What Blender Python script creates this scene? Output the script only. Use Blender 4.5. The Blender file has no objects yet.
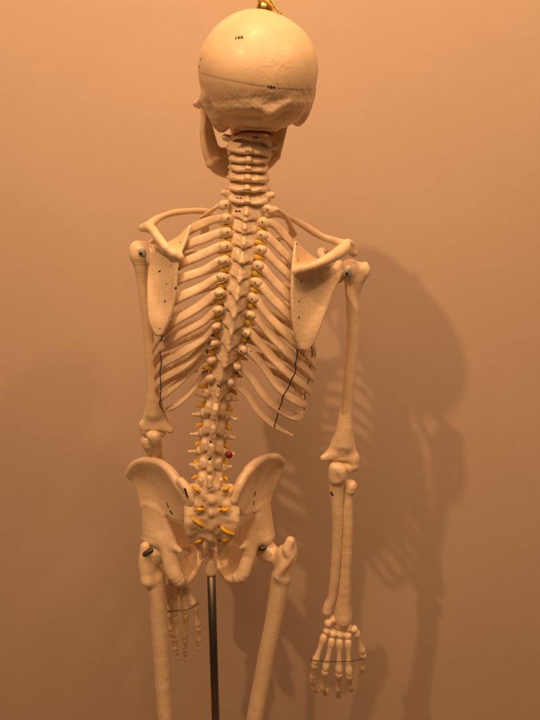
import bpy, math, random
import numpy as np
from mathutils import Vector, Matrix
from mathutils.bvhtree import BVHTree

random.seed(7)
rng = np.random.default_rng(5)
scene = bpy.context.scene
C = scene.collection
F32 = np.float32

# ------------------------------------------------------------------ camera model
CAM_Z, PITCH, FOC = 1.35, math.radians(15.0), 600.0      # focal length in photo pixels (540 x 720)
WALL_Y = 1.20
CP, SP = math.cos(PITCH), math.sin(PITCH)


def at(px, py, Y):
    """world point at depth Y (metres from the camera plane) seen at a spot of the photo"""
    x, y = (px - 270.0) / FOC, (360.0 - py) / FOC
    d = np.array([x, CP + y * SP, -SP + y * CP])
    p = d * (Y / d[1])
    p[2] += CAM_Z
    return p


def mpp(p):
    """metres per photo pixel at a world point"""
    return (p[1] * CP - (p[2] - CAM_Z) * SP) / FOC


def V3(a):
    return np.asarray(a, dtype=float)


# ------------------------------------------------------------------ materials
def nodes_of(name):
    m = bpy.data.materials.new(name)
    m.use_nodes = True
    nt = m.node_tree
    b = nt.nodes['Principled BSDF']
    return m, nt, b


def bone_material(name, c1, c2, c3, rough=0.42, sss=0.12, bmp=1.0, coat=0.22):
    m, nt, b = nodes_of(name)
    N, L = nt.nodes, nt.links
    tc = N.new('ShaderNodeTexCoord')
    n1 = N.new('ShaderNodeTexNoise'); n1.inputs['Scale'].default_value = 28; n1.inputs['Detail'].default_value = 6
    n1.inputs['Roughness'].default_value = 0.6
    L.new(tc.outputs['Object'], n1.inputs['Vector'])
    r = N.new('ShaderNodeValToRGB')
    r.color_ramp.elements[0].position = 0.33; r.color_ramp.elements[0].color = (*c2, 1)
    r.color_ramp.elements[1].position = 0.62; r.color_ramp.elements[1].color = (*c1, 1)
    L.new(n1.outputs['Fac'], r.inputs['Fac'])
    n3 = N.new('ShaderNodeTexNoise'); n3.inputs['Scale'].default_value = 160; n3.inputs['Detail'].default_value = 4
    L.new(tc.outputs['Object'], n3.inputs['Vector'])
    r3 = N.new('ShaderNodeValToRGB')
    r3.color_ramp.elements[0].position = 0.60; r3.color_ramp.elements[0].color = (0, 0, 0, 1)
    r3.color_ramp.elements[1].position = 0.80; r3.color_ramp.elements[1].color = (1, 1, 1, 1)
    L.new(n3.outputs['Fac'], r3.inputs['Fac'])
    mx = N.new('ShaderNodeMix'); mx.data_type = 'RGBA'
    mx.inputs['B'].default_value = (*c3, 1)
    sc = N.new('ShaderNodeMath'); sc.operation = 'MULTIPLY'; sc.inputs[1].default_value = 0.55
    L.new(r3.outputs['Color'], sc.inputs[0])
    L.new(sc.outputs[0], mx.inputs['Factor'])
    L.new(r.outputs['Color'], mx.inputs['A'])
    L.new(mx.outputs['Result'], b.inputs['Base Color'])
    rr = N.new('ShaderNodeMapRange')
    rr.inputs['To Min'].default_value = rough - 0.08; rr.inputs['To Max'].default_value = rough + 0.14
    L.new(n1.outputs['Fac'], rr.inputs['Value']); L.new(rr.outputs['Result'], b.inputs['Roughness'])
    b.inputs['Coat Weight'].default_value = coat
    b.inputs['Coat Roughness'].default_value = 0.16
    b.inputs['Subsurface Weight'].default_value = sss
    b.inputs['Subsurface Radius'].default_value = (1.0, 0.6, 0.35)
    b.inputs['Subsurface Scale'].default_value = 0.004
    n2 = N.new('ShaderNodeTexNoise'); n2.inputs['Scale'].default_value = 260; n2.inputs['Detail'].default_value = 5
    L.new(tc.outputs['Object'], n2.inputs['Vector'])
    n4 = N.new('ShaderNodeTexNoise'); n4.inputs['Scale'].default_value = 60; n4.inputs['Detail'].default_value = 3
    L.new(tc.outputs['Object'], n4.inputs['Vector'])
    bp = N.new('ShaderNodeBump'); bp.inputs['Strength'].default_value = 0.35 * bmp; bp.inputs['Distance'].default_value = 0.0012
    L.new(n2.outputs['Fac'], bp.inputs['Height'])
    bp2 = N.new('ShaderNodeBump'); bp2.inputs['Strength'].default_value = 0.3 * bmp; bp2.inputs['Distance'].default_value = 0.0025
    L.new(n4.outputs['Fac'], bp2.inputs['Height']); L.new(bp.outputs['Normal'], bp2.inputs['Normal'])
    L.new(bp2.outputs['Normal'], b.inputs['Normal'])
    return m


def simple_material(name, col, rough=0.5, metal=0.0, var=0.12, scale=40, bump=0.0):
    m, nt, b = nodes_of(name)
    N, L = nt.nodes, nt.links
    tc = N.new('ShaderNodeTexCoord')
    n1 = N.new('ShaderNodeTexNoise'); n1.inputs['Scale'].default_value = scale; n1.inputs['Detail'].default_value = 4
    L.new(tc.outputs['Object'], n1.inputs['Vector'])
    r = N.new('ShaderNodeValToRGB')
    r.color_ramp.elements[0].position = 0.3; r.color_ramp.elements[0].color = (*[c * (1 - var) for c in col], 1)
    r.color_ramp.elements[1].position = 0.7; r.color_ramp.elements[1].color = (*[min(1, c * (1 + var)) for c in col], 1)
    L.new(n1.outputs['Fac'], r.inputs['Fac']); L.new(r.outputs['Color'], b.inputs['Base Color'])
    b.inputs['Roughness'].default_value = rough
    b.inputs['Metallic'].default_value = metal
    if bump:
        bp = N.new('ShaderNodeBump'); bp.inputs['Strength'].default_value = bump; bp.inputs['Distance'].default_value = 0.002
        L.new(n1.outputs['Fac'], bp.inputs['Height']); L.new(bp.outputs['Normal'], b.inputs['Normal'])
    return m


M_BONE = bone_material('bone', (0.87, 0.72, 0.515), (0.79, 0.63, 0.42), (0.55, 0.39, 0.22), rough=0.33)
M_SKULL = bone_material('skull_bone', (0.83, 0.675, 0.465), (0.77, 0.605, 0.395), (0.62, 0.45, 0.26), rough=0.40, bmp=0.5, coat=0.05)
M_CART = bone_material('cartilage', (0.70, 0.56, 0.36), (0.62, 0.47, 0.28), (0.5, 0.36, 0.2))
M_DISC = bone_material('disc', (0.60, 0.46, 0.30), (0.52, 0.38, 0.24), (0.42, 0.3, 0.18))
M_INK = simple_material('ink', (0.012, 0.010, 0.010), 0.5)
M_PIT = simple_material('pit', (0.035, 0.020, 0.012), 0.8)
M_NERVE = simple_material('nerve', (0.80, 0.50, 0.03), 0.4, var=0.18, scale=120)
M_NERVE2 = simple_material('nerve_dull', (0.82, 0.58, 0.08), 0.5, var=0.2, scale=120)
M_RED = simple_material('red_paint', (0.20, 0.008, 0.008), 0.35)
M_ARTERY = simple_material('artery', (0.16, 0.018, 0.012), 0.5)
M_WIRE = simple_material('wire', (0.03, 0.022, 0.018), 0.5, metal=0.4)
M_STEEL = simple_material('steel', (0.42, 0.42, 0.42), 0.35, metal=0.9, var=0.1)
M_IRON = simple_material('dull_iron', (0.085, 0.08, 0.075), 0.45, metal=0.5)
M_PLATE = simple_material('grey_plastic', (0.36, 0.38, 0.36), 0.4)
M_BRASS = simple_material('brass', (0.72, 0.50, 0.16), 0.28, metal=1.0, var=0.1, scale=90)


def pole_material():
    m, nt, b = nodes_of('pole_steel')
    N, L = nt.nodes, nt.links
    tc = N.new('ShaderNodeTexCoord')
    mp = N.new('ShaderNodeMapping'); mp.inputs['Scale'].default_value = (300, 300, 6)
    n = N.new('ShaderNodeTexNoise'); n.inputs['Scale'].default_value = 1.0; n.inputs['Detail'].default_value = 4
    L.new(tc.outputs['Object'], mp.inputs['Vector']); L.new(mp.outputs['Vector'], n.inputs['Vector'])
    r = N.new('ShaderNodeValToRGB')
    r.color_ramp.elements[0].color = (0.14, 0.13, 0.12, 1); r.color_ramp.elements[1].color = (0.23, 0.21, 0.19, 1)
    L.new(n.outputs['Fac'], r.inputs['Fac']); L.new(r.outputs['Color'], b.inputs['Base Color'])
    b.inputs['Metallic'].default_value = 1.0
    b.inputs['Roughness'].default_value = 0.30
    return m


def wall_material():
    m, nt, b = nodes_of('painted_plaster')
    N, L = nt.nodes, nt.links
    tc = N.new('ShaderNodeTexCoord')
    n = N.new('ShaderNodeTexNoise'); n.inputs['Scale'].default_value = 2.3; n.inputs['Detail'].default_value = 5
    L.new(tc.outputs['Object'], n.inputs['Vector'])
    r = N.new('ShaderNodeValToRGB')
    r.color_ramp.elements[0].position = 0.3; r.color_ramp.elements[0].color = (0.590, 0.478, 0.380, 1)
    r.color_ramp.elements[1].position = 0.7; r.color_ramp.elements[1].color = (0.630, 0.513, 0.410, 1)
    L.new(n.outputs['Fac'], r.inputs['Fac'])
    n4 = N.new('ShaderNodeTexNoise'); n4.inputs['Scale'].default_value = 45; n4.inputs['Detail'].default_value = 6
    L.new(tc.outputs['Object'], n4.inputs['Vector'])
    mr = N.new('ShaderNodeMapRange'); mr.inputs['To Min'].default_value = 0.97; mr.inputs['To Max'].default_value = 1.03
    L.new(n4.outputs['Fac'], mr.inputs['Value'])
    mx = N.new('ShaderNodeVectorMath'); mx.operation = 'SCALE'
    L.new(r.outputs['Color'], mx.inputs[0]); L.new(mr.outputs['Result'], mx.inputs['Scale'])
    L.new(mx.outputs['Vector'], b.inputs['Base Color'])
    b.inputs['Roughness'].default_value = 0.62
    n2 = N.new('ShaderNodeTexNoise'); n2.inputs['Scale'].default_value = 190; n2.inputs['Detail'].default_value = 5
    L.new(tc.outputs['Object'], n2.inputs['Vector'])
    bp = N.new('ShaderNodeBump'); bp.inputs['Strength'].default_value = 0.05; bp.inputs['Distance'].default_value = 0.0025
    L.new(n2.outputs['Fac'], bp.inputs['Height']); L.new(bp.outputs['Normal'], b.inputs['Normal'])
    return m


# ------------------------------------------------------------------ objects
WORLD = {}     # object name -> world location of its origin
GEO = {}       # object name -> (verts, faces) in world space


def link(name, verts, faces, mats, parent=None, midx=None, smooth=True):
    verts = np.asarray(verts, dtype=float)
    c = (verts.min(0) + verts.max(0)) / 2
    me = bpy.data.meshes.new(name)
    me.from_pydata((verts - c).tolist(), [], [tuple(int(i) for i in f) for f in faces])
    if not isinstance(mats, (list, tuple)):
        mats = [mats]
    for m in mats:
        me.materials.append(m)
    if midx is not None:
        me.polygons.foreach_set('material_index', midx)
    me.polygons.foreach_set('use_smooth', [smooth] * len(me.polygons))
    me.update()
    o = bpy.data.objects.new(name, me)
    C.objects.link(o)
    if parent is not None:
        o.parent = parent
        o.location = Vector(c) - WORLD[parent.name]
    else:
        o.location = c
    WORLD[o.name] = Vector(c)
    return o


def join(pieces):
    """pieces: list of (verts, faces, material index) -> one mesh"""
    vs, fs, mi, n = [], [], [], 0
    for v, f, k in pieces:
        vs.append(np.asarray(v, float))
        fs += [[i + n for i in q] for q in f]
        mi += [k] * len(f)
        n += len(v)
    return np.concatenate(vs), fs, mi


# ------------------------------------------------------------------ swept tubes
def spline(pts, n):
    """Catmull-Rom through the rows of pts (any number of columns)"""
    P = np.asarray(pts, float)
    if len(P) == 2:
        t = np.linspace(0, 1, n)[:, None]
        return P[0] * (1 - t) + P[1] * t
    Q = np.vstack([2 * P[0] - P[1], P, 2 * P[-1] - P[-2]])
    seg = np.linalg.norm(np.diff(P[:, :3], axis=0), axis=1) + 1e-9
    cum = np.concatenate([[0], np.cumsum(seg)])
    out = []
    for s in np.linspace(0, cum[-1], n):
        i = min(np.searchsorted(cum, s, side='right') - 1, len(P) - 2)
        t = (s - cum[i]) / seg[i]
        a, b, c, d = Q[i], Q[i + 1], Q[i + 2], Q[i + 3]
        out.append(0.5 * (2 * b + (c - a) * t + (2 * a - 5 * b + 4 * c - d) * t * t + (3 * b - a - 3 * c + d) * t ** 3))
    return np.array(out)


def tube(path, ra, rb=None, normals=None, seg=12, caps=True, sq=1.0):
    """sweep an ellipse: ra along the normal, rb across it; rounded ends"""
    P = np.asarray(path, float)
    n = len(P)
    ra = np.broadcast_to(np.asarray(ra, float), (n,)).copy()
    rb = ra.copy() if rb is None else np.broadcast_to(np.asarray(rb, float), (n,)).copy()
    T = np.gradient(P, axis=0)
    T /= np.linalg.norm(T, axis=1)[:, None] + 1e-12
    if normals is None:
        u = np.array([0.31, -0.87, 0.38])
        if abs(u @ T[0]) > 0.9:
            u = np.array([1.0, 0.1, 0.0])
        normals = []
        for k in range(n):
            u = u - (u @ T[k]) * T[k]
            u = u / np.linalg.norm(u)
            normals.append(u)
    N = np.asarray(normals, float)
    N = N - (N * T).sum(1)[:, None] * T
    N /= np.linalg.norm(N, axis=1)[:, None] + 1e-12
    B = np.cross(T, N)
    if caps:
        def capring(k, sgn):
            ps, aa, bb = [], [], []
            for ph in (75, 50, 25):
                q = math.radians(ph)
                ps.append(P[k] + sgn * T[k] * min(ra[k], rb[k]) * math.sin(q))
                aa.append(ra[k] * math.cos(q)); bb.append(rb[k] * math.cos(q))
            return ps, aa, bb
        s = capring(0, -1); e = capring(n - 1, 1)
        P = np.vstack([s[0], P, e[0][::-1]])
        ra = np.concatenate([s[1], ra, e[1][::-1]]); rb = np.concatenate([s[2], rb, e[2][::-1]])
        N = np.vstack([[N[0]] * 3, N, [N[-1]] * 3]); B = np.vstack([[B[0]] * 3, B, [B[-1]] * 3])
        n += 6
    a = np.linspace(0, 2 * math.pi, seg, endpoint=False)
    ca = np.sign(np.cos(a)) * np.abs(np.cos(a)) ** sq
    sa = np.sign(np.sin(a)) * np.abs(np.sin(a)) ** sq
    ring = P[:, None, :] + ra[:, None, None] * ca[None, :, None] * N[:, None, :] \
        + rb[:, None, None] * sa[None, :, None] * B[:, None, :]
    v = ring.reshape(-1, 3)
    f = []
    for i in range(n - 1):
        for j in range(seg):
            k = (j + 1) % seg
            f.append((i * seg + j, i * seg + k, (i + 1) * seg + k, (i + 1) * seg + j))
    f.append(tuple(range(seg))[::-1])
    f.append(tuple((n - 1) * seg + j for j in range(seg)))
    return v, f


# ------------------------------------------------------------------ distance-field bones
class Bone:
    def __init__(self, h=0.0011):
        self.h, self.ops = h, []
        self.grp = None

    def put(self, fn, lo, hi, k, cut):
        if self.grp is not None:
            self.grp.append((fn, lo, hi))
        else:
            self.ops.append(([(fn, lo, hi)], lo, hi, k, cut))

    def begin(self):
        self.grp = []

    def end(self, k, cut=False):
        g, self.grp = self.grp, None
        self.ops.append((g, np.min([a[1] for a in g], axis=0), np.max([a[2] for a in g], axis=0), k, cut))

    def seg(self, a, b, ra, rb=None, k=0.004, cut=False):
        a, b = V3(a), V3(b)
        rb = ra if rb is None else rb
        R = max(ra, rb)

        def fn(p):
            ab = b - a
            t = np.clip(((p - a.astype(F32)) @ ab.astype(F32)) / F32(ab @ ab + 1e-12), 0, 1)
            q = p - a.astype(F32) - t[..., None] * ab.astype(F32)
            return np.sqrt((q * q).sum(-1)) - (F32(ra) + F32(rb - ra) * t)
        self.put(fn, np.minimum(a, b) - R, np.maximum(a, b) + R, k, cut)

    def chain(self, pts, k=0.004, cut=False):
        """rows of (point, radius): one smooth strand, joined to the rest once"""
        rows = np.array([list(p) + [r] for p, r in pts])
        if len(rows) > 2:
            ln = np.linalg.norm(np.diff(rows[:, :3], axis=0), axis=1).sum()
            rows = spline(rows, int(np.clip(ln / 0.006, 2 * len(rows), 60)))
        self.begin()
        for a, b in zip(rows[:-1], rows[1:]):
            self.seg(a[:3], b[:3], max(a[3], 2e-4), max(b[3], 2e-4))
        self.end(k, cut)

    def ell(self, c, r, k=0.006, rot=None, cut=False):
        c, r = V3(c), V3(r)
        Rm = np.eye(3) if rot is None else np.array(rot)
        ext = np.sqrt(((Rm * r[None, :]) ** 2).sum(1))

        def fn(p):
            q = (p - c.astype(F32)) @ Rm.astype(F32)
            k0 = np.sqrt(((q / r.astype(F32)) ** 2).sum(-1))
            k1 = np.sqrt(((q / (r * r).astype(F32)) ** 2).sum(-1)) + F32(1e-6)
            return k0 * (k0 - 1) / k1
        self.put(fn, c - ext, c + ext, k, cut)

    def cyl(self, c, a, b, hz, k=0.003, rnd=0.002):
        c = V3(c)

        def fn(p):
            q = p - c.astype(F32)
            w = (np.sqrt((q[..., 0] / a) ** 2 + (q[..., 1] / b) ** 2) - 1) * min(a, b)
            w = w + F32(0.0016) * (1 - (q[..., 2] / hz) ** 2).clip(0, 1)
            z = np.abs(q[..., 2]) - hz + rnd
            w = w + rnd
            return (np.minimum(np.maximum(w, z), 0) + np.sqrt(np.maximum(w, 0) ** 2 + np.maximum(z, 0) ** 2) - rnd).astype(F32)
        e = np.array([a, b, hz])
        self.put(fn, c - e, c + e, k, False)

    def tri(self, a, b, c, ra, rb=None, rc=None, k=0.004, cut=False):
        """a rounded slab over a triangle, thickness radius given per corner"""
        a, b, c = V3(a), V3(b), V3(c)
        rb = ra if rb is None else rb
        rc = ra if rc is None else rc
        R = max(ra, rb, rc)

        def fn(p):
            A, Bv, Cv = a.astype(F32), b.astype(F32), c.astype(F32)
            v0, v1 = Bv - A, Cv - A
            q = p - A
            d00, d01, d11 = v0 @ v0, v0 @ v1, v1 @ v1
            d20, d21 = q @ v0, q @ v1
            den = d00 * d11 - d01 * d01 + F32(1e-14)
            v = (d11 * d20 - d01 * d21) / den
            w = (d00 * d21 - d01 * d20) / den
            u = 1 - v - w
            inside = (u >= 0) & (v >= 0) & (w >= 0)
            cp = A + v[..., None] * v0 + w[..., None] * v1
            e = p - cp
            d = np.where(inside, np.sqrt((e * e).sum(-1)) - (u * ra + v * rb + w * rc), F32(9))

            def edge(s, t_, rs, rt):
                st = t_ - s
                t = np.clip(((p - s) @ st) / (st @ st + F32(1e-12)), 0, 1)
                q2 = p - s - t[..., None] * st
                return np.sqrt((q2 * q2).sum(-1)) - (rs + (rt - rs) * t)
            d2 = np.minimum(np.minimum(edge(A, Bv, ra, rb), edge(Bv, Cv, rb, rc)), edge(Cv, A, rc, ra))
            return np.minimum(d, d2).astype(F32)
        lo = np.minimum(np.minimum(a, b), c) - R
        hi = np.maximum(np.maximum(a, b), c) + R
        self.put(fn, lo, hi, k, cut)

    def quad(self, a, b, c, d, ra, rb=None, rc=None, rd=None, k=0.004):
        rb = ra if rb is None else rb
        rc = ra if rc is None else rc
        rd = ra if rd is None else rd
        self.tri(a, b, c, ra, rb, rc, k)
        self.tri(a, c, d, ra, rc, rd, k)

    def grid(self, rows, k=0.004, sub=3):
        """rows of equal length of (point, radius): one smooth sheet"""
        A = np.array([[list(p) + [r] for p, r in row] for row in rows])

        def refine(A):
            def idx(i, n):
                return min(max(i, 0), n - 1)
            out = []
            n = len(A)
            for i in range(n - 1):
                a = A[i - 1] if i > 0 else 2 * A[0] - A[1]
                b, c = A[i], A[i + 1]
                d = A[i + 2] if i + 2 < n else 2 * A[-1] - A[-2]
                for j in range(sub):
                    t = j / sub
                    out.append(0.5 * (2 * b + (c - a) * t + (2 * a - 5 * b + 4 * c - d) * t * t + (3 * b - a - 3 * c + d) * t ** 3))
            out.append(A[-1])
            return np.array(out)
        if sub > 1:
            A = refine(A)
            A = refine(A.transpose(1, 0, 2)).transpose(1, 0, 2)
        A[..., 3] = np.maximum(A[..., 3], 3e-4)
        self.begin()
        for r0, r1 in zip(A[:-1], A[1:]):
            for i in range(len(r0) - 1):
                a, b, c, d = r0[i], r0[i + 1], r1[i + 1], r1[i]
                self.tri(a[:3], b[:3], c[:3], a[3], b[3], c[3])
                self.tri(a[:3], c[:3], d[:3], a[3], c[3], d[3])
        self.end(k)

    def field(self, noise=0.0, nscale=60.0):
        h = self.h
        adds = [o for o in self.ops if not o[4]]
        lo = np.min([o[1] for o in adds], axis=0) - 4 * h
        hi = np.max([o[2] for o in adds], axis=0) + 4 * h
        n = np.ceil((hi - lo) / h).astype(int) + 1
        D = np.full(n, 0.05, dtype=F32)
        def block(a, b, m):
            return (np.maximum(np.floor((a - m - lo) / h).astype(int), 0), np.minimum(np.ceil((b + m - lo) / h).astype(int) + 1, n))
        for subs, a, b, k, cut in self.ops:
            m = k + 4 * h
            i0, i1 = block(a, b, m)
            if np.any(i1 <= i0):
                continue
            d = np.full(i1 - i0, 0.05, dtype=F32)
            for fn, a2, b2 in subs:
                j0, j1 = block(a2, b2, m)
                if np.any(j1 <= j0):
                    continue
                ax = [(lo[q] + h * np.arange(j0[q], j1[q])).astype(F32) for q in range(3)]
                p = np.stack(np.meshgrid(*ax, indexing='ij'), -1)
                t = tuple(slice(j0[q] - i0[q], j1[q] - i0[q]) for q in range(3))
                d[t] = np.minimum(d[t], fn(p))
            s = tuple(slice(i0[j], i1[j]) for j in range(3))
            cur = D[s]
            if cut:
                d = -d
                hh = np.maximum(k - np.abs(cur - d), 0) / k
                D[s] = np.maximum(cur, d) + hh * hh * k * 0.25
            else:
                hh = np.maximum(k - np.abs(cur - d), 0) / k
                D[s] = np.minimum(cur, d) - hh * hh * k * 0.25
        if noise:
            ax = [(lo[d] + h * np.arange(n[d])).astype(F32) for d in range(3)]
            for j in range(3):
                w = rng.normal(size=(3, 3)) * nscale * (1 + 0.6 * j)
                ph = rng.uniform(0, 6, 3)
                g = [np.sin(ax[0] * w[i, 0] + ph[i])[:, None, None] * np.sin(ax[1] * w[i, 1] + ph[i] * 2)[None, :, None]
                     * np.sin(ax[2] * w[i, 2] + ph[i] * 3)[None, None, :] for i in range(3)]
                D += F32(noise / (1 + 0.5 * j)) * (g[0] + g[1] + g[2])
        self.lo = lo
        self.D = D
        return D

    def mesh(self, noise=0.0, nscale=60.0, D=None):
        if D is None:
            D = self.field(noise, nscale)
        return surface(D, self.lo, self.h)


def surface(D, lo, h):
    """naive surface nets"""
    D = D.copy()
    for ax in range(3):
        s = [slice(None)] * 3
        s[ax] = 0; D[tuple(s)] = np.maximum(D[tuple(s)], 1e-4)
        s[ax] = -1; D[tuple(s)] = np.maximum(D[tuple(s)], 1e-4)
    S = D < 0
    n = np.array(D.shape)
    c = S[:-1, :-1, :-1].astype(np.int8)
    tot = np.zeros(n - 1, np.int8)
    for dx in (0, 1):
        for dy in (0, 1):
            for dz in (0, 1):
                tot += S[dx:n[0] - 1 + dx, dy:n[1] - 1 + dy, dz:n[2] - 1 + dz]
    act = (tot > 0) & (tot < 8)
    ids = np.full(n - 1, -1, np.int64)
    cells = np.argwhere(act)
    ids[act] = np.arange(len(cells))
    acc = np.zeros((len(cells), 3)); cnt = np.zeros(len(cells))
    corners = [(0, 0, 0), (1, 0, 0), (0, 1, 0), (1, 1, 0), (0, 0, 1), (1, 0, 1), (0, 1, 1), (1, 1, 1)]
    val = [D[cells[:, 0] + a, cells[:, 1] + b, cells[:, 2] + e] for a, b, e in corners]
    for i in range(8):
        for j in range(i + 1, 8):
            df = np.array(corners[j]) - np.array(corners[i])
            if np.abs(df).sum() != 1:
                continue
            x = (val[i] < 0) != (val[j] < 0)
            t = np.where(x, val[i] / (val[i] - val[j] + 1e-20), 0)
            acc[x] += np.array(corners[i]) + t[x, None] * df
            cnt[x] += 1
    verts = lo + h * (cells + acc / cnt[:, None])
    faces = []
    for ax in range(3):
        u, w = (ax + 1) % 3, (ax + 2) % 3
        s0 = [slice(1, -1)] * 3; s1 = [slice(1, -1)] * 3
        s0[ax] = slice(0, -1); s1[ax] = slice(1, None)
        a, b = S[tuple(s0)], S[tuple(s1)]
        for flip in (0, 1):
            e = np.argwhere((a & ~b) if flip == 0 else (~a & b))
            if not len(e):
                continue
            base = e.copy()
            base[:, u] += 1; base[:, w] += 1
            q = []
            for du, dw in ((0, 0), (-1, 0), (-1, -1), (0, -1)):
                cc = base.copy(); cc[:, u] += du; cc[:, w] += dw
                q.append(ids[cc[:, 0], cc[:, 1], cc[:, 2]])
            q = np.stack(q, 1)
            if flip:
                q = q[:, ::-1]
            faces.append(q)
    return verts, np.concatenate(faces)


def rotm(yaw=0, pitch=0, roll=0):
    """degrees; about z, then x, then y"""
    return np.array(Matrix.Rotation(math.radians(yaw), 3, 'Z') @ Matrix.Rotation(math.radians(pitch), 3, 'X')
                    @ Matrix.Rotation(math.radians(roll), 3, 'Y'))


def bvh(v, f):
    return BVHTree.FromPolygons([Vector(p) for p in v], [tuple(int(i) for i in q) for q in f])


def hit(tree, px, py):
    d = at(px, py, 1.0) - np.array([0, 0, CAM_Z])
    r = tree.ray_cast(Vector((0, 0, CAM_Z)), Vector(d).normalized())
    return (np.array(r[0]), np.array(r[1])) if r[0] is not None else (None, None)


def marks(v, f, strokes, lift=0.0002):
    """small dark print or pits lying on a surface; a stroke is ([(px,py)...], radius in photo pixels)"""
    tree = bvh(v, f)
    out = []
    for pts, r in strokes:
        P, Nn = [], []
        for px, py in pts:
            a, n = hit(tree, px, py)
            if a is not None:
                P.append(a + n * lift); Nn.append(n)
        if not P:
            continue
        if len(P) == 1:
            t = np.cross(Nn[0], [0, 0, 1.0]); t /= np.linalg.norm(t) + 1e-9
            m = mpp(P[0])
            P = [P[0] - t * m * r * 0.3, P[0] + t * m * r * 0.3]; Nn = [Nn[0]] * 2
        m = mpp(P[0])
        P = np.array(P)
        tv, tf = tube(P, np.full(len(P), min(0.0005, m * r)), np.full(len(P), m * r), np.array(Nn), seg=8)
        out.append((tv, tf, 1))
    return out


def bone_obj(name, bone, parent, mat=M_BONE, strokes=(), ink=M_PIT, noise=0.00025, nscale=70, extra=()):
    v, f = bone.mesh(noise, nscale)
    pieces = [(v, f.tolist(), 0)] + marks(v, f, strokes) + list(extra)
    vv, ff, mi = join(pieces)
    o = link(name, vv, ff, [mat, ink], parent, mi)
    GEO[o.name] = (v, f)
    return o


# ================================================================== the wall
def box(lo, hi):
    (x0, y0, z0), (x1, y1, z1) = lo, hi
    v = [(x0, y0, z0), (x1, y0, z0), (x1, y1, z0), (x0, y1, z0), (x0, y0, z1), (x1, y0, z1), (x1, y1, z1), (x0, y1, z1)]
    f = [(0, 3, 2, 1), (4, 5, 6, 7), (0, 1, 5, 4), (1, 2, 6, 5), (2, 3, 7, 6), (3, 0, 4, 7)]
    return v, f


v, f = box((-3.5, WALL_Y, 0.0), (3.5, WALL_Y + 0.12, 3.4))
wall = link('wall', v, f, wall_material(), smooth=False)
wall['label'] = 'plain beige painted wall behind the skeleton, catching its shadows'
wall['category'] = 'wall'

v, f = box((-3.5, -1.5, -0.05), (3.5, WALL_Y - 0.004, 0.0))
floor = link('floor', v, f, simple_material('floor_covering', (0.22, 0.15, 0.10), 0.7, var=0.15, scale=30), smooth=False)
floor['kind'] = 'structure'

# ================================================================== the skeleton
base = at(210.5, 575, 0.89)
skel = bpy.data.objects.new('anatomical_skeleton', None)
C.objects.link(skel)
skel.empty_display_size = 0.1
skel.location = (base[0], base[1], base[2])
WORLD[skel.name] = Vector(skel.location)
skel['label'] = 'cream plastic anatomical skeleton seen from behind, mounted on a steel pole'
skel['category'] = 'skeleton'

# ------------------------------------------------------------------ skull
SK_C = at(256.0, 74.0, 0.83)
SK_R = rotm(yaw=11, pitch=9, roll=-5.0)
CUT_B, CUT_S = -0.017, 0.09            # height of the saw cut in the vault, and its slope


def skull_bone():
    b = Bone(0.00115)
    b.ell((0, 0.0, 0.001), (0.0690, 0.088, 0.0705))
    for s in (-1, 1):
        b.ell((s * 0.027, -0.022, 0.004), (0.043, 0.055, 0.046), k=0.02)
    b.ell((0, -0.046, -0.010), (0.056, 0.046, 0.044), k=0.02)
    b.ell((0, 0.05, 0.002), (0.056, 0.042, 0.050), k=0.02)
    b.ell((0, -0.030, -0.042), (0.052, 0.046, 0.022), k=0.012)
    for s in (-1, 1):
        # nuchal lines and the mastoid
        b.chain([(V3((s * 0.056, -0.042, -0.034)), 0.0045), (V3((s * 0.040, -0.068, -0.034)), 0.005),
                 (V3((s * 0.018, -0.082, -0.034)), 0.005), (V3((0, -0.083, -0.043)), 0.005)], k=0.008)
        b.chain([(V3((s * 0.056, -0.012, -0.032)), 0.015), (V3((s * 0.053, -0.012, -0.050)), 0.011),
                 (V3((s * 0.051, -0.008, -0.059)), 0.007)], k=0.014)
        b.chain([(V3((s * 0.064, -0.028, -0.020)), 0.006), (V3((s * 0.069, 0.0, -0.026)), 0.006),
                 (V3((s * 0.074, 0.02, -0.030)), 0.0045), (V3((s * 0.076, 0.045, -0.032)), 0.004),
                 (V3((s * 0.058, 0.068, -0.038)), 0.006)], k=0.006)
        b.chain([(V3((s * 0.058, 0.066, -0.04)), 0.007), (V3((s * 0.052, 0.078, -0.012)), 0.005),
                 (V3((s * 0.040, 0.086, 0.004)), 0.006), (V3((s * 0.010, 0.093, 0.0)), 0.006)], k=0.006)
        b.chain([(V3((s * 0.055, 0.07, -0.042)), 0.008), (V3((s * 0.03, 0.082, -0.055)), 0.008)], k=0.006)
        b.chain([(V3((s * 0.020, 0.034, -0.045)), 0.009), (V3((s * 0.026, 0.030, -0.086)), 0.008)], k=0.006)
        b.seg((s * 0.010, -0.012, -0.062), (s * 0.012, -0.028, -0.064), 0.006, k=0.006)
        b.seg((s * 0.062, 0.018, -0.045), (s * 0.058, 0.014, -0.056), 0.004, 0.0025)
    b.ell((0, 0.068, -0.066), (0.030, 0.030, 0.026), k=0.012)
    b.ell((0, 0.03, -0.045), (0.03, 0.05, 0.02), k=0.012)
    b.chain([(V3((0, 0.09, 0.0)), 0.006), (V3((0, 0.098, -0.022)), 0.004)], k=0.006)
    for s in (-1, 1):
        b.ell((s * 0.032, 0.085, -0.020), (0.018, 0.026, 0.016), k=0.004, cut=True)
        b.ell((s * 0.050, 0.036, -0.036), (0.012, 0.028, 0.022), k=0.006, cut=True)
        # hollow beside the saw cut above the ear
    b.ell((0, 0.1, -0.045), (0.011, 0.022, 0.016), k=0.004, cut=True)
    b.ell((0, -0.026, -0.070), (0.014, 0.017, 0.014), k=0.005, cut=True)
    return b


sb = skull_bone()
D = sb.field(0.0003, 50)
n = D.shape
ax = [sb.lo[d] + sb.h * np.arange(n[d]) for d in range(3)]
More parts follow.
